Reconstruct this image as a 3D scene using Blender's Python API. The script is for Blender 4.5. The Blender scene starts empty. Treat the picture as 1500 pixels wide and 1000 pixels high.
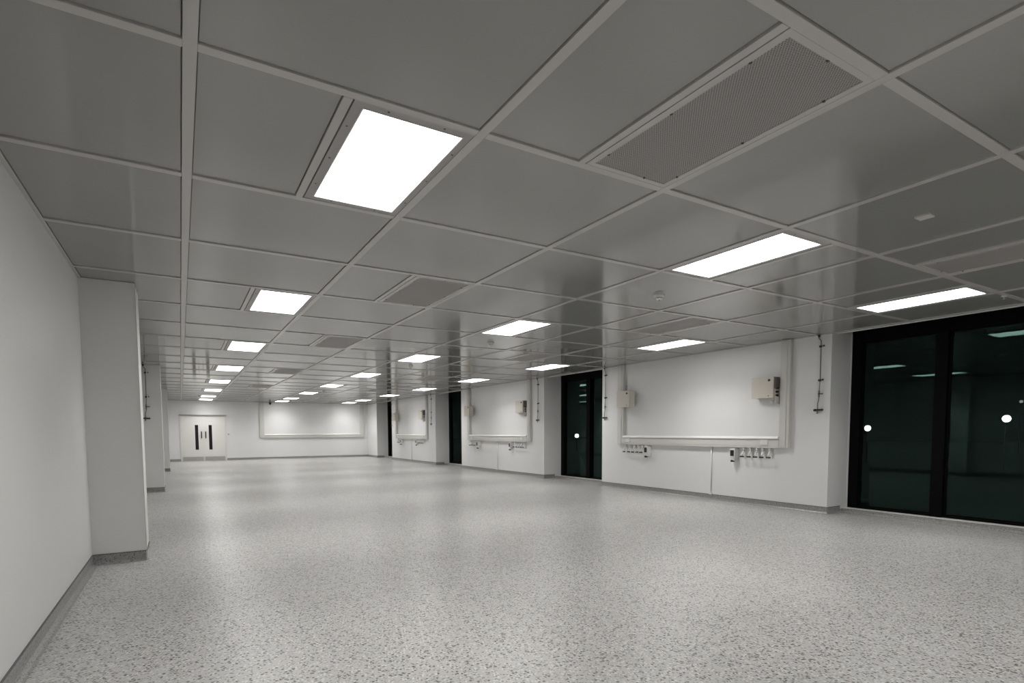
import bpy, bmesh, math, random
from mathutils import Vector, Matrix
random.seed(4)
scene = bpy.context.scene
COL = scene.collection

# ------------------------------------------------------------------ camera
EYE = 1.2844                                   # lens height above the floor
YAW, PITCH, ROLL = 0.5415, -0.0623, -0.0038
sy, cy, sp, cp, sr, cr = (math.sin(YAW), math.cos(YAW), math.sin(PITCH), math.cos(PITCH), math.sin(ROLL), math.cos(ROLL))
FW = Vector((sy * cp, cy * cp, sp))
RT0 = Vector((cy, -sy, 0)); UP0 = RT0.cross(FW)
RT = RT0 * cr + UP0 * sr; UP = -RT0 * sr + UP0 * cr
cam_data = bpy.data.cameras.new('camera')
cam = bpy.data.objects.new('camera', cam_data); COL.objects.link(cam)
cam.matrix_world = Matrix(((RT.x, UP.x, -FW.x, 0), (RT.y, UP.y, -FW.y, 0), (RT.z, UP.z, -FW.z, EYE), (0, 0, 0, 1)))
cam_data.sensor_width = 36.0
cam_data.lens = 813.55 / 1500 * 36
cam_data.shift_x = -(754.82 - 750) / 1500
cam_data.shift_y = (682.96 - 500) / 1500
cam_data.clip_start = 0.03; cam_data.clip_end = 300
scene.camera = cam

# ------------------------------------------------------------------ night sky, exposure
world = bpy.data.worlds.new('night'); scene.world = world; world.use_nodes = True
world.node_tree.nodes['Background'].inputs[0].default_value = (0.010, 0.014, 0.018, 1)
world.node_tree.nodes['Background'].inputs[1].default_value = 0.02
scene.view_settings.view_transform = 'Standard'
scene.view_settings.look = 'None'
scene.view_settings.gamma = 1.0
scene.view_settings.use_curve_mapping = False
scene.view_settings.exposure = 0.0
PANEL_STRENGTH = 7.8                            # glow of the ceiling diffusers
LAMP_WATTS = 19.0; LAMP_SPREAD = math.radians(128)   # beam of each ceiling panel, the only lamps of the room

# ------------------------------------------------------------------ main measures (metres)
ZC = 2.752                                      # underside of the ceiling grid
GX, GY, M = 0.0826, 2.5245, 1.25                # grid origin and module
XL, XC, XR = -0.779, -0.337, 8.507              # left wall, pilaster faces, right pier faces
XW = 9.10                                       # window plane
YF, YN = 29.30, -6.3                            # far and near wall
CEIL_X1 = 8.60

# ------------------------------------------------------------------ materials
def new_mat(name):
    m = bpy.data.materials.new(name); m.use_nodes = True
    nt = m.node_tree; b = nt.nodes['Principled BSDF']
    return m, nt, b
def simple(name, col, rough=0.5, metal=0.0, spec=0.5, var=0.04, scale=6.0, bump=0.0, bscale=200.0):
    m, nt, b = new_mat(name)
    tc = nt.nodes.new('ShaderNodeTexCoord')
    n = nt.nodes.new('ShaderNodeTexNoise'); n.inputs['Scale'].default_value = scale; n.inputs['Detail'].default_value = 4
    r = nt.nodes.new('ShaderNodeValToRGB')
    r.color_ramp.elements[0].position = 0.3; r.color_ramp.elements[1].position = 0.7
    r.color_ramp.elements[0].color = (*[c * (1 - var) for c in col], 1)
    r.color_ramp.elements[1].color = (*[min(1, c * (1 + var)) for c in col], 1)
    nt.links.new(tc.outputs['Object'], n.inputs['Vector']); nt.links.new(n.outputs['Fac'], r.inputs[0])
    nt.links.new(r.outputs[0], b.inputs['Base Color'])
    b.inputs['Roughness'].default_value = rough; b.inputs['Metallic'].default_value = metal
    b.inputs['Specular IOR Level'].default_value = spec
    if bump:
        n2 = nt.nodes.new('ShaderNodeTexNoise'); n2.inputs['Scale'].default_value = bscale; n2.inputs['Detail'].default_value = 3
        bp = nt.nodes.new('ShaderNodeBump'); bp.inputs['Strength'].default_value = bump; bp.inputs['Distance'].default_value = 0.002
        nt.links.new(tc.outputs['Object'], n2.inputs['Vector']); nt.links.new(n2.outputs['Fac'], bp.inputs['Height'])
        nt.links.new(bp.outputs[0], b.inputs['Normal'])
    return m

MAT = {}
MAT['wall'] = simple('wall_cladding', (0.76, 0.76, 0.755), 0.42, var=0.015, scale=1.2, bump=0.08, bscale=90)
MAT['reveal'] = simple('reveal_paint', (0.62, 0.62, 0.615), 0.5, var=0.02, scale=2, bump=0.08, bscale=90)
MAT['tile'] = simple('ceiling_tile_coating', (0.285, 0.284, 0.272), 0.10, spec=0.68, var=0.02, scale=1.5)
MAT['bar'] = simple('grid_bar_enamel', (0.48, 0.46, 0.45), 0.24, spec=0.6, var=0.01)
MAT['frame'] = simple('light_frame_enamel', (0.33, 0.315, 0.315), 0.30, var=0.01)
MAT['plenum'] = simple('plenum_dark', (0.03, 0.03, 0.03), 0.9)
MAT['trunk'] = simple('trunking_plastic', (0.64, 0.627, 0.603), 0.38, var=0.01)
MAT['white'] = simple('white_plastic', (0.74, 0.735, 0.72), 0.35, var=0.01)
MAT['ledge'] = simple('white_ledge', (0.84, 0.835, 0.82), 0.35, var=0.01)
MAT['cream'] = simple('cream_enamel', (0.64, 0.60, 0.53), 0.45, var=0.02)
MAT['black'] = simple('black_plastic', (0.012, 0.012, 0.012), 0.4, var=0.1)
MAT['greymetal'] = simple('grey_pipe', (0.17, 0.17, 0.165), 0.4, metal=0.3, var=0.05)
MAT['alu'] = simple('black_aluminium', (0.002, 0.002, 0.002), 0.6, spec=0.08, var=0.1)
MAT['steel'] = simple('brushed_steel', (0.55, 0.54, 0.52), 0.32, metal=1.0, var=0.05, scale=20)
MAT['door'] = simple('door_laminate', (0.74, 0.73, 0.70), 0.4, var=0.01)
MAT['darkglass'] = simple('dark_vision_glass', (0.008, 0.008, 0.009), 0.08, var=0.1)
MAT['cap'] = simple('capping_strip_dark', (0.10, 0.10, 0.098), 0.5, var=0.05)
MAT['screw'] = simple('screw_dark', (0.10, 0.09, 0.09), 0.4, metal=0.5)
MAT['sticker'] = simple('pale_plate', (0.80, 0.79, 0.75), 0.5, var=0.01)
MAT['plate'] = simple('grey_plate', (0.50, 0.49, 0.47), 0.5, var=0.01)
MAT['asphalt'] = simple('asphalt_night', (0.003, 0.003, 0.003), 0.9, spec=0.1, var=0.2, scale=3)

def floor_material(name='speckled_vinyl', k_=1.0, sc=1.0):
    m, nt, b = new_mat(name)
    L = nt.links.new; N = nt.nodes.new
    tc = N('ShaderNodeTexCoord')
    base = N('ShaderNodeTexNoise'); base.inputs['Scale'].default_value = 1.1; base.inputs['Detail'].default_value = 5
    rb = N('ShaderNodeValToRGB')
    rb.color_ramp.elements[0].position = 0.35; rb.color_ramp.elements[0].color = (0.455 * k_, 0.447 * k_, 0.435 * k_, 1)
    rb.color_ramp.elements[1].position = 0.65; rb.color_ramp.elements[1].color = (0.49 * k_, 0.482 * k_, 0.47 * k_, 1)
    L(tc.outputs['Object'], base.inputs['Vector']); L(base.outputs['Fac'], rb.inputs[0])
    cur = rb.outputs[0]
    for scale, size, keep, col in ((50, 0.40, 0.42, (0.10, 0.10, 0.10, 1)), (75, 0.42, 0.5, (0.25, 0.245, 0.235, 1)), (60, 0.42, 0.35, (0.62 * k_, 0.61 * k_, 0.59 * k_, 1))):
        v = N('ShaderNodeTexVoronoi'); v.inputs['Scale'].default_value = scale * sc
        mp = N('ShaderNodeMapping'); mp.inputs['Location'].default_value = (scale * 0.37, scale * 0.11, 0); mp.inputs['Rotation'].default_value = (0, 0, scale)
        L(tc.outputs['Object'], mp.inputs['Vector']); L(mp.outputs[0], v.inputs['Vector'])
        lt = N('ShaderNodeMath'); lt.operation = 'LESS_THAN'; lt.inputs[1].default_value = size
        L(v.outputs['Distance'], lt.inputs[0])
        sep = N('ShaderNodeSeparateColor'); L(v.outputs['Color'], sep.inputs[0])
        k = N('ShaderNodeMath'); k.operation = 'LESS_THAN'; k.inputs[1].default_value = keep; L(sep.outputs[0], k.inputs[0])
        mu = N('ShaderNodeMath'); mu.operation = 'MULTIPLY'; L(lt.outputs[0], mu.inputs[0]); L(k.outputs[0], mu.inputs[1])
        mx = N('ShaderNodeMix'); mx.data_type = 'RGBA'; L(mu.outputs[0], mx.inputs['Factor'])
        L(cur, mx.inputs['A']); mx.inputs['B'].default_value = col
        cur = mx.outputs['Result']
    L(cur, b.inputs['Base Color'])
    rn = N('ShaderNodeTexNoise'); rn.inputs['Scale'].default_value = 0.6; L(tc.outputs['Object'], rn.inputs['Vector'])
    mr = N('ShaderNodeMapRange'); mr.inputs['To Min'].default_value = 0.29; mr.inputs['To Max'].default_value = 0.36
    L(rn.outputs['Fac'], mr.inputs['Value']); L(mr.outputs[0], b.inputs['Roughness'])
    b.inputs['Specular IOR Level'].default_value = 0.5
    return m
MAT['floor'] = floor_material(sc=0.95)
MAT['skirting'] = floor_material('shaded_skirting_vinyl', 0.62, 1.5)  # floor vinyl darkened: shade on the upright cove put into its colour

def emit_material(name, col, strength):
    m = bpy.data.materials.new(name); m.use_nodes = True; nt = m.node_tree
    nt.nodes.clear(); o = nt.nodes.new('ShaderNodeOutputMaterial'); e = nt.nodes.new('ShaderNodeEmission')
    e.inputs[0].default_value = (*col, 1); e.inputs[1].default_value = strength
    nt.links.new(e.outputs[0], o.inputs[0]); return m
MAT['panel'] = emit_material('lit_diffuser', (1.0, 0.985, 0.965), PANEL_STRENGTH)
MAT['lamp'] = emit_material('street_lamp_glow', (1.0, 0.97, 0.9), 6.0)
MAT['lampdim'] = emit_material('dim_lamp_glow', (1.0, 0.97, 0.9), 0.35)

def glass_material():
    m = bpy.data.materials.new('window_glass'); m.use_nodes = True; nt = m.node_tree
    nt.nodes.clear(); N = nt.nodes.new; L = nt.links.new
    o = N('ShaderNodeOutputMaterial'); mix = N('ShaderNodeMixShader'); f = N('ShaderNodeFresnel'); gm = N('ShaderNodeNewGeometry'); mr = N('ShaderNodeMapRange'); mr.inputs['To Min'].default_value = 1.32; mr.inputs['To Max'].default_value = 1 / 1.32
    L(gm.outputs['Backfacing'], mr.inputs['Value']); L(mr.outputs[0], f.inputs['IOR'])     # same reflectance on both faces of the pane
    t = N('ShaderNodeBsdfTransparent'); t.inputs[0].default_value = (0.80, 0.88, 0.86, 1)
    g = N('ShaderNodeBsdfGlossy'); g.inputs['Roughness'].default_value = 0.0; g.inputs['Color'].default_value = (0.62, 0.95, 0.86, 1)
    mn = N('ShaderNodeMath'); mn.operation = 'MINIMUM'; mn.inputs[1].default_value = 0.027; L(f.outputs[0], mn.inputs[0]); L(mn.outputs[0], mix.inputs[0]); L(t.outputs[0], mix.inputs[1]); L(g.outputs[0], mix.inputs[2]); L(mix.outputs[0], o.inputs[0])
    return m
MAT['glass'] = glass_material()

def grille_material():
    m, nt, b = new_mat('perforated_plate')
    L = nt.links.new; N = nt.nodes.new
    tc = N('ShaderNodeTexCoord'); v = N('ShaderNodeTexVoronoi'); v.voronoi_dimensions = '2D'
    v.inputs['Scale'].default_value = 95; v.inputs['Randomness'].default_value = 0.12
    mp = N('ShaderNodeMapping'); mp.inputs['Rotation'].default_value = (0, 0, 0.785)
    L(tc.outputs['Object'], mp.inputs['Vector']); L(mp.outputs[0], v.inputs['Vector'])
    r = N('ShaderNodeValToRGB'); r.color_ramp.interpolation = 'CONSTANT'
    r.color_ramp.elements[0].color = (0.10, 0.095, 0.09, 1); r.color_ramp.elements[1].position = 0.30
    r.color_ramp.elements[1].color = (0.33, 0.315, 0.30, 1)
    L(v.outputs['Distance'], r.inputs[0]); L(r.outputs[0], b.inputs['Base Color'])
    bp = N('ShaderNodeBump'); bp.inputs['Strength'].default_value = 0.4; bp.inputs['Distance'].default_value = 0.001
    L(v.outputs['Distance'], bp.inputs['Height']); L(bp.outputs[0], b.inputs['Normal'])
    b.inputs['Roughness'].default_value = 0.5
    return m
MAT['grille'] = grille_material()

# ------------------------------------------------------------------ mesh helpers
class MB:
    def __init__(s): s.v = []; s.f = []
    def box(s, x0, x1, y0, y1, z0, z1):
        x0, x1 = min(x0, x1), max(x0, x1); y0, y1 = min(y0, y1), max(y0, y1); z0, z1 = min(z0, z1), max(z0, z1)
        n = len(s.v)
        s.v += [(x0, y0, z0), (x1, y0, z0), (x1, y1, z0), (x0, y1, z0), (x0, y0, z1), (x1, y0, z1), (x1, y1, z1), (x0, y1, z1)]
        s.f += [tuple(n + i for i in q) for q in ((0, 3, 2, 1), (4, 5, 6, 7), (0, 1, 5, 4), (1, 2, 6, 5), (2, 3, 7, 6), (3, 0, 4, 7))]
        return s
    def tube(s, pts, r, n=10, r_end=None):
        pts = [Vector(p) for p in pts]; base = len(s.v); k = len(pts)
        t0 = (pts[1] - pts[0]).normalized()
        ref = Vector((0, 0, 1)) if abs(t0.z) < 0.9 else Vector((1, 0, 0))
        u = t0.cross(ref).normalized()
        for i, p in enumerate(pts):
            a = pts[max(i - 1, 0)]; b = pts[min(i + 1, k - 1)]; t = (b - a).normalized()
            u = (u - t * u.dot(t)).normalized(); w = t.cross(u)
            rr = r if r_end is None else r + (r_end - r) * i / (k - 1)
            for j in range(n):
                an = 2 * math.pi * j / n; s.v.append(tuple(p + (u * math.cos(an) + w * math.sin(an)) * rr))
        for i in range(k - 1):
            for j in range(n):
                a = base + i * n + j; b = base + i * n + (j + 1) % n
                s.f.append((a, b, b + n, a + n))
        s.f.append(tuple(base + j for j in reversed(range(n)))); s.f.append(tuple(base + (k - 1) * n + j for j in range(n)))
        return s
    def lathe(s, c, prof, n=28):                 # prof: (radius, z) from top to bottom about a vertical axis
        base = len(s.v)
        for (r, z) in prof:
            for j in range(n):
                an = 2 * math.pi * j / n; s.v.append((c[0] + r * math.cos(an), c[1] + r * math.sin(an), c[2] + z))
        for i in range(len(prof) - 1):
            for j in range(n):
                a = base + i * n + j; b = base + i * n + (j + 1) % n
                s.f.append((a, a + n, b + n, b))
        s.f.append(tuple(base + j for j in range(n))); s.f.append(tuple(base + (len(prof) - 1) * n + j for j in reversed(range(n))))
        return s
    def ring(s, x0, x1, y0, y1, w, z0, z1, w2=None):   # rectangular frame lying flat, mitre-free single mesh
        w2 = w if w2 is None else w2
        n = len(s.v)
        for z in (z0, z1):
            s.v += [(x0, y0, z), (x1, y0, z), (x1, y1, z), (x0, y1, z)]
            s.v += [(x0 + w, y0 + w2, z), (x1 - w, y0 + w2, z), (x1 - w, y1 - w2, z), (x0 + w, y1 - w2, z)]
        for i in range(4):
            j = (i + 1) % 4
            s.f += [(n + i, n + 4 + i, n + 4 + j, n + j), (n + 8 + i, n + 8 + j, n + 12 + j, n + 12 + i),
                    (n + i, n + j, n + 8 + j, n + 8 + i), (n + 4 + j, n + 4 + i, n + 12 + i, n + 12 + j)]
        return s
    def mesh(s, name, mat, bevel=0.0, smooth=False, seg=2):
        me = bpy.data.meshes.new(name); me.from_pydata(s.v, [], s.f); me.materials.append(MAT[mat])
        bm = bmesh.new(); bm.from_mesh(me); bmesh.ops.recalc_face_normals(bm, faces=bm.faces)
        if bevel:
            ed = [e for e in bm.edges if len(e.link_faces) == 2 and e.calc_face_angle(0) > 0.6]
            bmesh.ops.bevel(bm, geom=ed, offset=bevel, segments=seg, affect='EDGES', clamp_overlap=True)
        bm.to_mesh(me); bm.free()
        if smooth:
            for p in me.polygons: p.use_smooth = True
        return me
    def build(s, name, mat, parent=None, bevel=0.0, smooth=False, seg=2):
        return place(name, s.mesh(name, mat, bevel, smooth, seg), parent)
def place(name, me, parent=None, loc=None, rz=0):
    o = bpy.data.objects.new(name, me); COL.objects.link(o)
    if parent is not None: o.parent = parent
    if loc: o.location = loc
    if rz: o.rotation_euler = (0, 0, rz)
    return o
def empty(name, loc=(0, 0, 0), rz=0):
    o = bpy.data.objects.new(name, None); COL.objects.link(o); o.location = loc; o.rotation_euler = (0, 0, rz)
    o.empty_display_size = 0.1
    return o
def tag(o, label, cat, group=None):
    o['label'] = label; o['category'] = cat
    if group: o['group'] = group
    return o
def struct(o, label=None):
    o['kind'] = 'structure'
    if label: o['label'] = label
    return o
def copy_tree(o, parent=None):
    c = o.copy(); COL.objects.link(c)
    if parent is not None: c.parent = parent
    for ch in list(o.children): copy_tree(ch, c)
    return c
def offset_path(path, d):                        # offset to the left of travel
    out = []
    for i, p in enumerate(path):
        ns = []
        if i > 0:
            e = Vector(p) - Vector(path[i - 1]); e.normalize(); ns.append(Vector((-e.y, e.x)))
        if i < len(path) - 1:
            e = Vector(path[i + 1]) - Vector(p); e.normalize(); ns.append(Vector((-e.y, e.x)))
        if len(ns) == 2:
            b = (ns[0] + ns[1]); b = b / max(0.2, b.length_squared) * 2
        else: b = ns[0]
        out.append(Vector(p) + b * d)
    return out
def sweep(path, profile, name, mat, parent=None, smooth=False):
    mb = MB(); n = len(path); k = len(profile)
    for (d, z) in profile:
        for q in offset_path(path, d): mb.v.append((q.x, q.y, z))
    for i in range(k):
        i2 = (i + 1) % k
        for j in range(n - 1):
            mb.f.append((i * n + j, i * n + j + 1, i2 * n + j + 1, i2 * n + j))
    mb.f.append(tuple(i * n for i in range(k))); mb.f.append(tuple(i * n + n - 1 for i in reversed(range(k))))
    return mb.build(name, mat, parent, smooth=smooth)
ORD = ['first', 'second', 'third', 'fourth', 'fifth', 'sixth', 'seventh', 'eighth', 'ninth', 'tenth']

# ------------------------------------------------------------------ floor, walls
struct(MB().box(XL - 0.2, XW + 0.15, YN - 0.2, YF + 0.2, -0.12, 0).build('floor', 'floor'), 'pale grey speckled vinyl floor with soft sheen')

wl = struct(MB().box(XL - 0.15, XL, YN, YF, 0.0, ZC + 0.1).build('wall_left', 'wall'), 'smooth pale grey wall on the left with protruding pilasters')
PIL = [(-0.95, -0.40), (6.70, 7.22), (14.36, 14.88), (21.9, 22.42)]
for (a, b) in PIL:
    p = MB().box(XL, XC, a, b, 0.0, ZC + 0.005).build('pilaster', 'wall', wl)
    g = MB().box(XC - 0.012, XC + 0.003, a - 0.003, a, 0.10, ZC - 0.004).box(XC, XC + 0.003, a - 0.003, a + 0.09, 0.10, ZC - 0.004)
    g.build('corner_guard', 'sticker', p)  # guard widened and whitened to imitate light on the pilaster's side face
struct(MB().box(XL - 0.15, XW + 0.15, YF, YF + 0.15, 0.0, ZC + 0.1).build('wall_far', 'wall'), 'white far wall with double door and trunking frame')
struct(MB().box(XL - 0.15, XW + 0.15, YN - 0.15, YN, 0.0, ZC + 0.1).build('wall_near', 'wall'))

PIERS = [(-2.85, 2.385), (4.82, 10.17), (12.61, 17.82), (20.145, 25.36), (27.683, YF)]
WINS = [(-5.28, -2.85), (2.385, 4.82), (10.17, 12.61), (17.82, 20.145), (25.36, 27.683)]
wr = struct(empty('wall_right'), 'white right wall of broad piers between tall dark windows')
for (a, b) in PIERS + [(YN, -5.28)]:
    p = MB().box(XR, XW + 0.12, a, b, 0.0, ZC + 0.35).build('pier', 'wall', wr)
    for e, s in ((a, 1), (b, -1)):               # slim painted trim where each reveal meets the window frame
        if YN + 0.1 < e < YF - 0.1:
            MB().box(XW - 0.055, XW - 0.005, e - 0.006 * s, e + 0.0, 0.07, ZC + 0.03).build('reveal_trim', 'white', p)
MB().box(CEIL_X1, XW + 0.12, YN, YF, ZC + 0.35, ZC + 0.42).build('bulkhead', 'plenum', wr)
MB().box(CEIL_X1 + 0.0, CEIL_X1 + 0.02, YN, YF, ZC + 0.03, ZC + 0.35).build('bulkhead', 'plenum', wr)
for (a, b) in WINS:
    k = MB().box(8.87, XW + 0.12, a, b, 0.0, 0.055).build('window_kerb', 'floor', wr, bevel=0.006)
    MB().box(8.90, 8.915, a, b, 0.055, 0.058).build('joint_strip', 'cap', k)
    MB().box(9.00, XW + 0.1, a, b, 0.055, 0.067).build('kerb_upstand', 'white', k)

# coved skirting, swept along each wall line
COVE = [(0.0, 0.0), (0.045, 0.0), (0.030, 0.004), (0.017, 0.011), (0.009, 0.022), (0.006, 0.040), (0.006, 0.097), (0.0, 0.097)]
CAPP = [(0.0, 0.097), (0.0085, 0.097), (0.0085, 0.104), (0.0, 0.104)]
def skirting(name, path):
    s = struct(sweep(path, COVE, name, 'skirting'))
    sweep(path, CAPP, 'capping_strip', 'cap', s)
    return s
lp = [(XL, YF)]
for (a, b) in reversed(PIL): lp += [(XL, b), (XC, b), (XC, a), (XL, a)]
lp += [(XL, YN)]
skirting('baseboard_left', lp)
rp = [(XR, YN), (XR, -5.28), (8.86, -5.28)]
for i, (a, b) in enumerate(PIERS):
    rp += [(8.86, a), (XR, a), (XR, b)] + ([(8.86, b)] if i < len(PIERS) - 1 else [])
COVE_LOW = COVE
skp = rp
segs = []; cur = [(XR, YN), (XR, -5.28), (8.86, -5.28)]
segs.append(cur)
for i, (a, b) in enumerate(PIERS):
    segs.append([(8.86, a), (XR, a), (XR, b)] + ([(8.86, b)] if i < len(PIERS) - 1 else []))
br = struct(empty('baseboard_right'))
for sgm in segs:
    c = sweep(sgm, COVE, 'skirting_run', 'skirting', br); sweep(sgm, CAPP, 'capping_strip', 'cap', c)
for (a, b) in WINS:
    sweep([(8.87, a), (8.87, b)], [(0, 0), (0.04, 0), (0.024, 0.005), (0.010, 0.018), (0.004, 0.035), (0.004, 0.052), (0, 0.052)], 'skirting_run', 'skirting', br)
DX0, DX1 = 0.03, 1.79
bf = skirting('baseboard_far', [(XR, YF), (DX1 + 0.05, YF)])
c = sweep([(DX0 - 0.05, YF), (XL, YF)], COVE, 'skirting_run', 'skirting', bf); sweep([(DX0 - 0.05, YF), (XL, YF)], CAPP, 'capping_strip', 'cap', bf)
skirting('baseboard_near', [(XL, YN), (XR, YN)])
for (a, b) in PIL[1:]:                             # pale end piece at the foot of each pilaster's guarded corner
    MB().box(XC - 0.004, XC + 0.045, a - 0.045, a + 0.004, 0.0, 0.006).box(XC - 0.002, XC + 0.016, a - 0.016, a + 0.002, 0.006, 0.10).build('corner_foot', 'trunk', bpy.data.objects['baseboard_left'], bevel=0.002, seg=1)

# ------------------------------------------------------------------ windows
for wi, (a, b) in enumerate(WINS):
    w = struct(empty('window_%d' % (wi + 1), (XW, (a + b) / 2, 0)), None)
    h = (b - a) / 2; z0, z1 = 0.062, ZC + 0.35
    gz0, gz1 = 0.115, 2.625
    f = MB()
    f.box(-0.03, 0.09, -h, -h + 0.15, z0, z1).box(-0.03, 0.09, h - 0.15, h, z0, z1)
    f.box(-0.03, 0.09, -h + 0.15, h - 0.15, z0, gz0 - 0.02).box(-0.03, 0.09, -h + 0.15, h - 0.15, gz1 + 0.03, z1)
    f.build('window_frame', 'alu', w, bevel=0.004)
    MB().box(-0.05, 0.09, -0.075, 0.075, z0, gz1 + 0.03).build('mullion', 'alu', w, bevel=0.004)
    for s in (-1, 1):
        y0, y1 = (0.075, h - 0.15) if s > 0 else (-h + 0.15, -0.075)
        sash = MB()
        for (ya, yb, za, zb) in ((y0, y0 + 0.022, gz0 - 0.02, gz1 + 0.03), (y1 - 0.022, y1, gz0 - 0.02, gz1 + 0.03),
                                 (y0 + 0.022, y1 - 0.022, gz0 - 0.02, gz0), (y0 + 0.022, y1 - 0.022, gz1, gz1 + 0.03)):
            sash.box(0.0, 0.05, ya, yb, za, zb)
        sa = sash.build('sash', 'alu', w, bevel=0.003)
        MB().box(0.018, 0.024, y0 + 0.018, y1 - 0.018, gz0 - 0.004, gz1 + 0.004).build('window_pane', 'glass', sa)

# ------------------------------------------------------------------ ceiling: slab, tiles, grid bars
ce = struct(MB().box(XL, CEIL_X1 + 0.02, YN, YF, ZC + 0.06, ZC + 0.10).build('ceiling', 'plenum'), 'pale metal tile ceiling on a broad grid')
BW = 0.05                                        # grid bar width
J0, J1 = -7, 22
LIGHT_ROWS = [-6, -3, 0, 3, 6, 9, 12, 15, 18, 20]
LIGHT_COLS = {0: 'R', 3: 'L', 5: 'R'}            # tile column -> which half of the tile the light fills
VENT_ROWS = [-4, -1, 2, 5, 9, 13]
VENT_COLS = (1, 4)
mesh_cache = {}
def tile(x0, x1, y0, y1):
    g = 0.0022; z = 0.009
    key = (round(x1 - x0, 4), round(y1 - y0, 4))
    if key not in mesh_cache:
        hx, hy = key[0] / 2 - g, key[1] / 2 - g; c = 0.003
        mb = MB()
        mb.v = [(-hx + c, -hy + c, 0), (hx - c, -hy + c, 0), (hx - c, hy - c, 0), (-hx + c, hy - c, 0),
                (-hx, -hy, c), (hx, -hy, c), (hx, hy, c), (-hx, hy, c), (-hx, -hy, 0.02), (hx, -hy, 0.02), (hx, hy, 0.02), (-hx, hy, 0.02)]
        mb.f = [(0, 3, 2, 1), (8, 9, 10, 11)] + [(i + k, (i + 1) % 4 + k, (i + 1) % 4 + 4 + k, i + 4 + k) for k in (0, 4) for i in range(4)]
        mesh_cache[key] = mb.mesh('ceiling_tile', 'tile')
    place('ceiling_tile', mesh_cache[key], ce, ((x0 + x1) / 2, (y0 + y1) / 2, ZC + z + random.uniform(-0.0008, 0.0008)))
def bar_y(x, w, y0, y1):                          # bar running along the room
    key = ('y', w, round(y1 - y0, 3))
    if key not in mesh_cache: mesh_cache[key] = MB().box(-w / 2, w / 2, -(y1 - y0) / 2, (y1 - y0) / 2, 0, 0.035).mesh('grid_bar', 'bar', 0.0015, seg=1)
    place('grid_bar', mesh_cache[key], ce, (x, (y0 + y1) / 2, ZC))
def bar_x(y, w, x0, x1):
    key = ('x', w, round(x1 - x0, 3))
    if key not in mesh_cache: mesh_cache[key] = MB().box(-(x1 - x0) / 2, (x1 - x0) / 2, -w / 2, w / 2, 0.0006, 0.035).mesh('cross_bar', 'bar', 0.0015, seg=1)
    place('cross_bar', mesh_cache[key], ce, ((x0 + x1) / 2, y, ZC))
xs = [XL] + [GX + M * i for i in range(7)] + [CEIL_X1]
ys = [YN] + [GY + M * j for j in range(J0 + 1, J1)] + [YF]
for i in range(1, len(xs) - 1): bar_y(xs[i], BW, YN, YF)
bar_y(XL + 0.0125, 0.025, YN, YF)
for i in range(len(xs) - 1):
    a = xs[i] + (BW / 2 if i else 0.025); b = xs[i + 1] - (BW / 2 if i < len(xs) - 2 else 0.0)
    for j in range(1, len(ys) - 1): bar_x(ys[j], BW, a, b)
    bar_x(YF - 0.0125, 0.025, a, b); bar_x(YN + 0.0125, 0.025, a, b)
    for j in range(len(ys) - 1):
        y0 = ys[j] + (BW / 2 if j else 0.025); y1 = ys[j + 1] - (BW / 2 if j < len(ys) - 2 else 0.025)
        row = J0 + j; ci = i - 1
        if row in LIGHT_ROWS and ci in LIGHT_COLS:
            mid = (xs[i] + xs[i + 1]) / 2
            if LIGHT_COLS[ci] == 'R': bar_y(mid - 0.022, 0.042, y0, y1); tile(a, mid - 0.043, y0, y1)
            else: bar_y(mid + 0.022, 0.042, y0, y1); tile(mid + 0.043, b, y0, y1)
        elif row in VENT_ROWS and ci in VENT_COLS:
            mid = (xs[i] + xs[i + 1]) / 2
            bar_y(mid - 0.022, 0.042, y0, y1); tile(a, mid - 0.043, y0, y1)
        else: tile(a, b, y0, y1)
# edge trims
t1 = struct(MB().box(CEIL_X1 - 0.002, CEIL_X1 + 0.025, YN, YF, ZC - 0.004, ZC + 0.04).build('trim_1', 'white', bevel=0.002, seg=1))
t2 = struct(MB().box(XR - 0.014, XR, YN, YF, ZC - 0.003, ZC + 0.01).build('trim_2', 'bar'))
for o in (t2,): pass

# ------------------------------------------------------------------ ceiling lights
def make_light():
    r = empty('ceiling_light')
    fr = MB().ring(-0.300, 0.300, -0.600, 0.600, 0.048, 0.004, 0.03, 0.052).build('frame', 'frame', r, bevel=0.0015, seg=1)
    MB().ring(-0.2535, 0.2535, -0.5495, 0.5495, 0.006, 0.0015, 0.02).build('diffuser_trim', 'white', r)
    MB().box(-0.2475, 0.2475, -0.5435, 0.5435, 0.006, 0.012).build('diffuser', 'panel', r)
    ld = bpy.data.lights.new('lamp', 'AREA'); ld.shape = 'RECTANGLE'; ld.size = 0.49; ld.size_y = 1.08
    ld.energy = LAMP_WATTS; ld.spread = LAMP_SPREAD; ld.color = (1.0, 0.985, 0.96)
    lo = place('lamp', ld, r, (0, 0, 0.003))
    sm = MB().lathe((0, 0, 0), [(0.006, 0.003), (0.006, 0.0), (0.004, -0.0015)], 8).mesh('screw', 'screw')
    for (x, y) in ((-0.277, -0.36), (-0.277, 0.0), (-0.277, 0.36), (0.277, -0.36), (0.277, 0.0), (0.277, 0.36), (-0.14, -0.575), (0.14, -0.575), (-0.14, 0.575), (0.14, 0.575)):
        place('screw', sm, r, (x, y, 0.0035))
    return r
proto = None
ROWNAME = {0: 'left', 3: 'middle', 5: 'right'}
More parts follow.
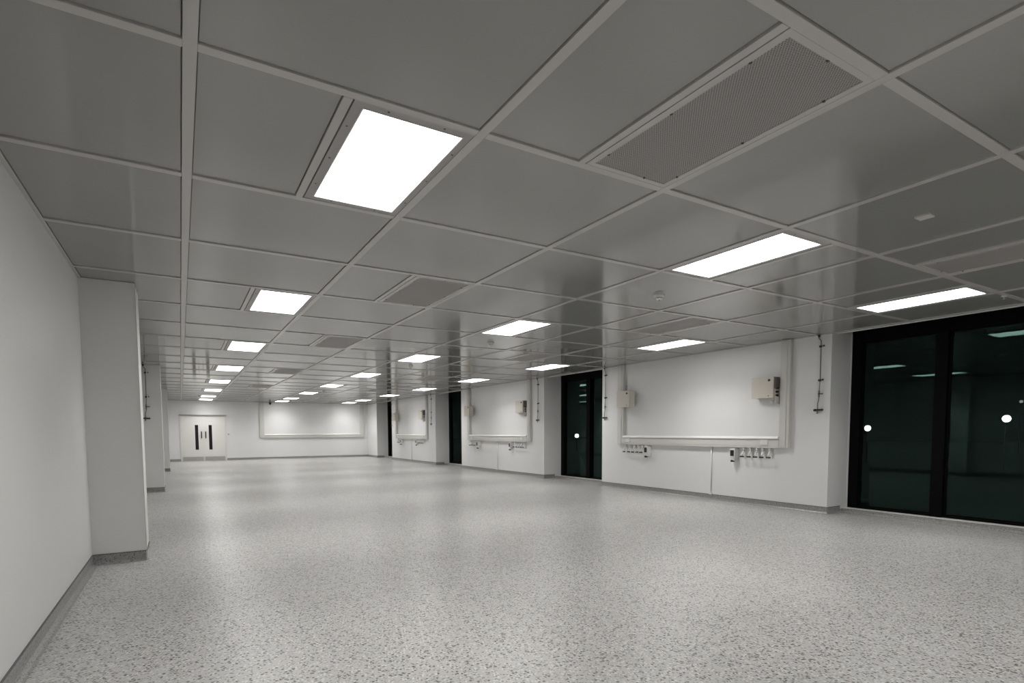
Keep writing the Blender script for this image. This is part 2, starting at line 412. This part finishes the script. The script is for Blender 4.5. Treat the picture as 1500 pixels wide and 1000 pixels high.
for ci, side in LIGHT_COLS.items():
    for row in LIGHT_ROWS:
        x = GX + M * ci + (0.9325 if side == 'R' else 0.3175); y = GY + M * (row + 0.5)
        if proto is None: o = proto = make_light()
        else: o = copy_tree(proto)
        o.location = (x, y, ZC)
        if row >= 0:
            k = LIGHT_ROWS.index(row) - 2
            tag(o, 'lit rectangular ceiling panel, %s from the camera in the %s-hand row' % ('nearest' if k == 0 else ('farthest' if k == 7 else ORD[k]), ROWNAME[ci]) if ci != 3 else
                'lit rectangular ceiling panel, %s from the camera in the middle row' % ('nearest' if k == 0 else ('farthest' if k == 7 else ORD[k])), 'ceiling light', 'recessed ceiling light panels')
        else:
            tag(o, 'lit rectangular ceiling panel in the %s row, %s behind the camera' % (ROWNAME[ci], 'just' if row == -3 else 'well'), 'ceiling light', 'recessed ceiling light panels')

# ------------------------------------------------------------------ perforated air vents
def make_vent():
    r = empty('air_vent')
    MB().ring(-0.300, 0.300, -0.600, 0.600, 0.041, 0.002, 0.03, 0.033).build('frame', 'bar', r, bevel=0.0015, seg=1)
    MB().box(-0.262, 0.262, -0.570, 0.570, 0.006, 0.012).build('perforated_plate', 'grille', r)
    cm = MB().box(-0.006, 0.006, -0.006, 0.006, -0.003, 0.006).mesh('clip', 'screw', 0.002, seg=1)
    for (x, y) in ((-0.257, -0.40), (-0.257, 0.02), (-0.257, 0.46), (0.257, -0.40), (0.257, 0.02), (0.257, 0.46), (0.0, -0.565), (0.10, 0.565)):
        place('clip', cm, r, (x, y, 0.002))
    return r
proto = None; VN = ['nearest', 'second', 'third', 'fourth', 'farthest']
for ci in VENT_COLS:
    for row in VENT_ROWS[1:]:
        if proto is None: o = proto = make_vent()
        else: o = copy_tree(proto)
        o.location = (GX + M * ci + 0.9325, GY + M * (row + 0.5), ZC)
        k = VENT_ROWS.index(row) - 1
        tag(o, 'perforated grey air vent flush in the ceiling, %s of the %s line of vents' % (VN[k], 'left' if ci == 1 else 'right'), 'vent', 'perforated ceiling air vents')
for ci in VENT_COLS:                               # half tile openings behind the camera are closed with plain tiles
    mid = GX + M * (ci + 0.5); tile(mid, mid + 0.6, GY + M * (-4) + 0.025, GY + M * (-3) - 0.025)

# ------------------------------------------------------------------ smoke detectors and small ceiling fittings
def make_detector():
    r = empty('smoke_detector')
    MB().lathe((0, 0, 0), [(0.055, 0.012), (0.055, -0.010), (0.050, -0.016)]).build('base', 'white', r, smooth=False)
    MB().lathe((0, 0, 0), [(0.034, -0.014), (0.034, -0.032)]).build('sensor_gap', 'black', r)
    h = MB().lathe((0, 0, 0), [(0.042, -0.015), (0.044, -0.024), (0.040, -0.026)]).build('housing', 'white', r, smooth=False)
    MB().lathe((0, 0, 0), [(0.040, -0.032), (0.037, -0.040), (0.022, -0.048), (0.012, -0.050)]).build('cap', 'white', r)
    for k in range(6):
        an = k * math.pi / 3
        MB().tube([(0.037 * math.cos(an), 0.037 * math.sin(an), -0.020), (0.037 * math.cos(an), 0.037 * math.sin(an), -0.036)], 0.003, 6).build('rib', 'white', r)
    MB().lathe((0, 0, 0), [(0.006, -0.049), (0.006, -0.056)], 10).build('tip', 'black', r)
    return r
proto = None
for k, (gx, gy) in enumerate(((3.54, 1.54), (3.5, 4.53), (3.49, 7.5), (3.5, 14.5))):
    o = proto = make_detector() if proto is None else proto
    if k: o = copy_tree(proto)
    o.location = (GX + M * gx, GY + M * gy, ZC + 0.004)
    tag(o, ['round white smoke detector on the ceiling, nearest the camera', 'small round smoke detector just behind the second light of the middle row',
            'small round smoke detector just behind the third light of the middle row', 'tiny round smoke detector near the fifth light of the middle row'][k], 'smoke detector', 'ceiling smoke detectors')
o = MB().box(-0.045, 0.045, -0.045, 0.045, -0.003, 0.012).build('blank_plate', 'plate', bevel=0.002, seg=1)
o.location = (GX + M * 3.5, GY + M * -0.49, ZC)
tag(o, 'small square pale blanking plate in the centre of a near ceiling tile', 'plate')
r = empty('sprinkler_head', (GX + M * 6.2, GY + 0.03, ZC + 0.002))
MB().lathe((0, 0, 0), [(0.026, 0.004), (0.026, -0.004), (0.018, -0.007)], 18).build('rosette', 'white', r)
MB().lathe((0, 0, 0), [(0.007, -0.006), (0.007, -0.030)], 10).build('stem', 'steel', r)
MB().lathe((0, 0, 0), [(0.016, -0.030), (0.016, -0.033)], 14).build('deflector', 'steel', r)
tag(r, 'tiny pale sprinkler head on the ceiling beside the right-hand window', 'sprinkler')

# ------------------------------------------------------------------ trunking frames (local: x right along the wall, y into it, z up)
def trunk_profile_h(x0, x1, za, zb, d):           # horizontal three-compartment run
    m = MB().box(x0, x1, -d, 0, za, zb)
    return m
def make_trunking(name, loc, rz, half, wl_, wr_, zb=0.995, zt=1.190, ztop=ZC - 0.003, d=0.062, sockets=True):
    r = empty(name, loc, rz)
    top = ztop
    L0, R0 = -half, half
    MB().box(L0, R0, -d, 0, zb, zt).build('horizontal_trunk', 'trunk', r, bevel=0.004)
    lg = MB(); a, b = L0 + wl_, R0 - wr_
    prof = [(-d + 0.004, zt + 0.004), (-d - 0.004, zt + 0.004), (-d - 0.026, zt - 0.028), (-d - 0.026, zt - 0.040), (-d, zt - 0.046), (-d + 0.004, zt - 0.046)]
    lg.v = [(a, y, z) for y, z in prof] + [(b, y, z) for y, z in prof]
    lg.f = [tuple(range(6)), tuple(reversed(range(6, 12)))] + [(i, (i + 1) % 6, (i + 1) % 6 + 6, i + 6) for i in range(6)]
    lg.build('lid_ledge', 'ledge', r)
    MB().box(L0 + wl_, R0 - wr_, -d - 0.006, -d, zb + 0.032, zt - 0.055).build('cover_strip', 'trunk', r, bevel=0.002)
    MB().box(L0 + wl_, R0 - wr_, -d - 0.008, -d, zb, zb + 0.022).build('lower_ridge', 'trunk', r, bevel=0.003)
    for (a, b) in ((L0, L0 + wl_), (R0 - wr_, R0)):
        v = MB().box(a, b, -d, 0, zt, top).build('vertical_trunk', 'trunk', r, bevel=0.004)
        w = b - a
        MB().box(a + w * 0.30, b - w * 0.30, -d - 0.008, -d, zb + 0.03, top - 0.01).build('cover_strip', 'trunk', v, bevel=0.003)
        MB().box(a + w * 0.84, b, -d - 0.006, -d, zt + 0.01, top - 0.01).build('edge_ridge', 'trunk', v, bevel=0.002)
    if sockets:
        for x in (L0 + wl_ + 0.16, R0 - wr_ - 0.26):
            s = MB().box(x - 0.072, x + 0.072, -d - 0.018, -d - 0.004, zb + 0.055, zb + 0.140).build('socket_outlet', 'white', r, bevel=0.004)
            for k in (-1, 1):
                MB().box(x + k * 0.036 - 0.010, x + k * 0.036 + 0.010, -d - 0.021, -d - 0.018, zb + 0.112, zb + 0.130).build('rocker', 'white', s)
    return r
def make_box(isolator):                           # cream electrical box; origin at the centre of its back
    r = empty('control_box')
    w, h = 0.40, 0.345
    d = 0.16
    MB().box(-w / 2, w / 2, -d + 0.012, 0, -h / 2, h / 2).build('housing', 'cream', r, bevel=0.006)
    MB().box(-w / 2 - 0.004, w / 2 + 0.004, -d, -d + 0.012, -h / 2 - 0.004, h / 2 + 0.004).build('lid', 'cream', r, bevel=0.004)
    lk = MB(); lk.tube([(w / 2 - 0.075, -d - 0.012, h / 2 - 0.055), (w / 2 - 0.075, -d + 0.002, h / 2 - 0.055)], 0.020, 14); lk.build('lock', 'black', r)
    lk = MB(); lk.tube([(w / 2 - 0.085, -d - 0.006, -h / 2 + 0.035), (w / 2 - 0.085, -d + 0.002, -h / 2 + 0.035)], 0.010, 10); lk.build('catch', 'greymetal', r)
    return r
def side_fittings(r):
    w, h, d = 0.40, 0.345, 0.16
    MB().box(w / 2, w / 2 + 0.03, -0.135, -0.03, -h / 2 + 0.15, h / 2 - 0.01).build('side_plate', 'greymetal', r, bevel=0.003)
    for z in (-0.015, -0.075, -0.135):
        MB().tube([(w / 2, -0.08, z), (w / 2 + 0.035, -0.08, z)], 0.018, 12).build('cable_gland', 'black', r)
    MB().box(w / 2 + 0.002, w / 2 + 0.02, -0.12, -0.01, -h / 2 - 0.10, -h / 2 + 0.03).build('side_bracket', 'white', r, bevel=0.003)
    MB().box(-w / 2 + 0.10, w / 2 - 0.01, -0.10, 0, -h / 2 - 0.045, -h / 2).build('lower_tray', 'trunk', r, bevel=0.01)
    MB().tube([(0.09, -0.06, -h / 2 - 0.04), (0.09, -0.06, -h / 2 - 0.085)], 0.026, 14).build('conduit_elbow', 'white', r)
def make_tap():
    r = empty('gas_tap')
    MB().box(-0.024, 0.024, -0.016, 0, -0.055, 0.085).build('back_plate', 'white', r, bevel=0.004)
    MB().tube([(0, -0.012, 0.045), (0, -0.045, 0.032), (0, -0.07, -0.005), (0, -0.078, -0.035)], 0.012, 10).build('spout', 'white', r, smooth=True)
    MB().tube([(0.0, -0.012, 0.075), (0.0, -0.05, 0.070)], 0.015, 10).build('valve_knob', 'white', r)
    MB().tube([(-0.030, -0.078, -0.042), (0.030, -0.078, -0.042)], 0.011, 10).build('nozzle', 'black', r)
    return r
def make_dispenser():
    r = empty('wall_dispenser')
    MB().box(-0.055, 0.055, -0.115, 0, -0.03, 0.135).build('housing', 'white', r, bevel=0.010)
    MB().box(-0.042, 0.036, -0.119, -0.112, 0.000, 0.105).build('window', 'black', r, bevel=0.006)
    MB().box(-0.044, 0.044, -0.100, 0, -0.085, -0.03).build('lower_body', 'white', r, bevel=0.012)
    MB().tube([(-0.012, -0.118, -0.088), (-0.012, -0.050, -0.088)], 0.020, 14).build('spout', 'black', r)
    return r
def make_drop_pipe():                              # thin gas pipe; origin on the wall at floor level
    r = empty('drop_pipe')
    q = 0.035
    MB().tube([(-0.035, -q, 2.745), (-0.035, -q, 2.70), (-0.012, -q, 2.675), (0, -q, 2.66), (0, -q, 2.06), (-0.01, -q, 1.86), (-0.01, -q, 1.78), (-0.028, -q, 1.70), (-0.028, -q, 1.60)], 0.0075, 8).build('pipe', 'greymetal', r, smooth=True)
    MB().tube([(-0.035, -q, 2.752), (-0.035, -q, 2.718)], 0.016, 12).build('ceiling_collar', 'black', r)
    for z in (2.575, 2.06):
        x = 0.0 if z > 2.5 else -0.001
        c = MB().tube([(x - 0.022, -q, z), (x + 0.012, -q, z)], 0.017, 12).build('pipe_clamp', 'black', r)
        MB().tube([(x + 0.036, -q - 0.002, z + 0.005), (x + 0.052, -q - 0.002, z + 0.005)], 0.014, 10).build('clamp_screw', 'black', c)
        MB().tube([(x, -q, z), (x, 0, z)], 0.006, 8).build('clamp_stud', 'greymetal', c)
    v = MB().tube([(-0.008, -q, 1.90), (-0.010, -q, 1.80)], 0.013, 12).build('valve_body', 'greymetal', r)
    MB().box(-0.018, 0.060, -q - 0.022, -q - 0.008, 1.842, 1.857).build('valve_lever', 'black', v, bevel=0.003)
    MB().tube([(-0.088, -q, 1.603), (0.055, -q, 1.603)], 0.015, 12).build('outlet_tee', 'black', r)
    MB().tube([(-0.075, -q, 1.603), (-0.060, -q, 1.603)], 0.020, 12).build('tee_nut', 'black', r)
    MB().tube([(-0.028, -q, 1.60), (-0.034, -q, 1.545)], 0.010, 10).build('hose_tail', 'greymetal', r)
    return r

RZ = -math.pi / 2
WHERE = ['nearest right-hand pier', 'second right-hand pier', 'third right-hand pier']
trunks = []
tap_p = disp_p = pipe_p = None
# (trunk outer far, outer near, boxes, taps, conduit)
pier_specs = [
    dict(t=(9.573, 5.440), box=(9.205, 5.870), tapL=[9.31, 9.165, 9.035, 8.905, 8.785], dL=8.62, dR=6.47, tapR=[6.285, 6.150, 6.025, 5.905, 5.775], cond=7.00, pipes=[4.965, 10.02]),
    dict(t=(17.248, 13.226), box=(16.93, 13.66), tapL=[17.0, 16.87, 16.74, 16.61], dL=16.40, dR=14.29, tapR=[14.08, 13.94, 13.81, 13.68, 13.55], cond=None, pipes=[12.86]),
    dict(t=(24.719, 20.871), box=(24.45, 21.33), tapL=[24.35, 24.22, 24.10], dL=23.9, dR=22.0, tapR=[21.78, 21.65, 21.52, 21.39, 21.26], cond=22.75, pipes=[20.487, 25.27]),
]
for k, s in enumerate(pier_specs):
    yc = (s['t'][0] + s['t'][1]) / 2; half = (s['t'][0] - s['t'][1]) / 2
    tag(make_trunking('cable_trunking', (XR, yc, 0), RZ, half, 0.20, 0.175), 'off-white U-shaped cable trunking on the ' + WHERE[k], 'trunking', 'wall cable trunking frames')
    for q, (y, nm) in enumerate(((s['box'][0], 'far'), (s['box'][1], 'near'))):
        o = make_box(q == 1); o.location = (XR - (0.071 if q == 0 else 0.0), y, 1.985 if q == 0 else 2.0); o.rotation_euler = (0, 0, RZ)
        if q == 1: side_fittings(o)
        tag(o, 'cream electrical box %s the %s' % ('on the far trunking upright of' if q == 0 else 'with black glands at the near upright of', WHERE[k]), 'electrical box', 'cream wall boxes')
    for grp, nm, d in ((s['tapL'], 'far', s['dL']), (s['tapR'], 'near', s['dR'])):
        for j, y in enumerate(grp):
            if tap_p is None: o = tap_p = make_tap()
            else: o = copy_tree(tap_p)
            o.scale = (1.2, 1.2, 1.2); o.location = (XR, y, 0.888); o.rotation_euler = (0, 0, RZ)
            tag(o, 'small white tap, %s from left in the %s group on the %s' % (ORD[j], nm, WHERE[k]), 'tap', 'small taps under the wall trunking')
        if disp_p is None: o = disp_p = make_dispenser()
        else: o = copy_tree(disp_p)
        o.location = (XR, d, 0.84); o.rotation_euler = (0, 0, RZ)
        tag(o, 'white dispenser with black window, %s of the two on the %s' % (nm, WHERE[k]), 'dispenser', 'wall dispensers under the trunking')
    for y in s['pipes']:
        if pipe_p is None: o = pipe_p = make_drop_pipe()
        else: o = copy_tree(pipe_p)
        o.location = (XR, y, 0); o.rotation_euler = (0, 0, RZ)
        near = y < yc
        tag(o, 'thin grey pipe with black tee at the %s edge of the %s' % ('near' if near else 'far', WHERE[k]), 'pipe', 'hanging pipe drops with valves')
    yc2 = s['cond'] or 15.2
    r = empty('floor_conduit', (XR, yc2, 0), RZ)
    MB().tube([(0, -0.016, 0.15), (0, -0.016, 0.994)], 0.012, 12).build('pipe', 'white', r, smooth=True)
    MB().box(-0.028, 0.028, -0.04, 0, 0.100, 0.150).build('floor_box', 'white', r, bevel=0.004)
    MB().box(-0.022, 0.022, -0.026, 0, 0.955, 0.994).build('bush', 'white', r, bevel=0.003)
    tag(r, 'thin white vertical conduit below the trunking of the ' + WHERE[k], 'conduit', 'thin vertical conduits')

# pipe on the second left pilaster
o = copy_tree(pipe_p); o.location = (-0.60, PIL[2][0], 0.0); o.rotation_euler = (0, 0, 0)
tag(o, 'thin grey pipe with black valve and tee on the left-hand pilaster', 'pipe', 'hanging pipe drops with valves')
# trunking on the left wall between the pilasters (seen mirrored in the window) and on the far wall
tag(make_trunking('cable_trunking', (XL, 10.8, 0), math.pi / 2, 2.3, 0.20, 0.175), 'off-white cable trunking on the left wall hidden behind the nearest pilaster', 'trunking', 'wall cable trunking frames')
tag(make_trunking('cable_trunking', ((3.27 + 8.30) / 2, YF - 0.002, 0), 0, (8.30 - 3.27) / 2, 0.20, 0.20, zb=1.04, zt=1.215, sockets=False), 'wide off-white U-shaped cable trunking on the far wall', 'trunking', 'wall cable trunking frames')

# ------------------------------------------------------------------ double door in the far wall
d = struct(empty('door_1', ((DX0 + DX1) / 2, YF, 0)), 'white double door with narrow dark glass strips and steel kick plates')
hw = (DX1 - DX0) / 2; DH = 2.06
MB().box(-hw - 0.05, -hw, -0.03, 0.0, 0, DH + 0.03).box(hw, hw + 0.05, -0.03, 0.0, 0, DH + 0.03).box(-hw, hw, -0.03, 0.0, DH, DH + 0.03).build('door_frame', 'door', d, bevel=0.004)
MB().box(-hw - 0.06, hw + 0.06, -0.10, 0.0, DH + 0.032, DH + 0.058).build('drip_rail', 'frame', d, bevel=0.004)  # rail in darker grey: shadow line over the door put into its colour
for s in (-1, 1):
    x0, x1 = (-hw + 0.003, -0.003) if s < 0 else (0.003, hw - 0.003)
    lf = MB().box(x0, x1, -0.022, 0.0, 0.008, DH - 0.004).build('door_leaf', 'door', d, bevel=0.003)
    xc = s * 0.275
    MB().ring(xc - 0.085, xc + 0.085, 0, 1, 0, 0, 0)
    b = MB()
    b.box(xc - 0.085, xc - 0.065, -0.030, -0.022, 0.50, 1.67).box(xc + 0.065, xc + 0.085, -0.030, -0.022, 0.50, 1.67)
    b.box(xc - 0.065, xc + 0.065, -0.030, -0.022, 0.50, 0.52).box(xc - 0.065, xc + 0.065, -0.030, -0.022, 1.65, 1.67)
    b.build('glazing_bead', 'door', lf)
    MB().box(xc - 0.065, xc + 0.065, -0.026, -0.022, 0.52, 1.65).build('vision_panel', 'darkglass', lf)
    xh = s * 0.085
    MB().box(xh - 0.022, xh + 0.022, -0.026, -0.022, 1.03, 1.37).build('handle_plate', 'steel', lf)
    MB().tube([(xh, -0.022, 1.06), (xh, -0.07, 1.06), (xh, -0.07, 1.34), (xh, -0.022, 1.34)], 0.022, 10).build('pull_handle', 'black', lf)
    MB().box(x0 + 0.03, x1 - 0.03, -0.0245, -0.022, 0.02, 0.20).build('kick_plate', 'steel', lf)
o = empty('wall_switch', (1.93, YF, 1.22)); MB().box(-0.045, 0.045, -0.012, 0, -0.045, 0.045).build('face_plate', 'trunk', o, bevel=0.003)
MB().box(-0.015, 0.015, -0.018, -0.012, -0.022, 0.022).build('rocker', 'greymetal', o, bevel=0.002)
tag(o, 'small square wall switch to the right of the double door', 'switch')
r = empty('security_camera', (3.76, YF - 0.10, ZC - 0.002))
MB().lathe((0, 0, 0), [(0.05, 0.0), (0.05, -0.02), (0.03, -0.025)], 18).build('mount', 'black', r)
MB().lathe((0, 0, 0), [(0.028, -0.02), (0.046, -0.045), (0.048, -0.075), (0.034, -0.105), (0.012, -0.118)], 18).build('dome', 'black', r, smooth=True)
tag(r, 'small black dome camera under the ceiling above the far wall trunking', 'camera')

# ------------------------------------------------------------------ outside: dark yard with street lamps
gd = MB().box(XW + 0.2, 90, -40, 130, -0.45, -0.35).build('yard_ground', 'asphalt')
struct(gd, 'dark ground outside the windows')
def street_lamp(px, py, dist, rad, label, mat='lamp'):
    v = RT * ((px - 754.82) / 813.55) - UP * ((py - 682.96) / 813.55) + FW
    p = v * (dist / v.x); x, y, z = p.x, p.y, EYE + p.z
    r = empty('street_lamp', (x, y, -0.35))
    zz = z + 0.35
    MB().tube([(0, 0.0, 0), (0, 0.0, zz - rad * 0.9)], 0.05, 10, 0.035).build('pole', 'alu', r)
    MB().lathe((0, 0, zz), [(rad * 0.35, rad * 0.95), (rad * 0.8, rad * 0.6), (rad, 0), (rad * 0.8, -rad * 0.6), (rad * 0.35, -rad * 0.95)], 20).build('globe', mat, r, smooth=True)
    MB().lathe((0, 0, zz), [(rad * 0.15, rad * 1.25), (rad * 0.6, rad * 1.0), (rad * 0.4, rad * 0.93)], 20).build('lamp_cap', 'alu', r)
    tag(r, label, 'street lamp', 'lamps seen outside through the windows')
street_lamp(1271, 627, 30, 0.145, 'glowing lamp outside at the left edge of the nearest window')
street_lamp(1474.5, 613, 30, 0.15, 'glowing lamp outside behind the right pane of the nearest window')
street_lamp(845, 638, 30, 0.17, 'glowing lamp outside in the second window')
street_lamp(1496, 588, 45, 0.09, 'small dim lamp outside near the right edge of the nearest window', 'lampdim')
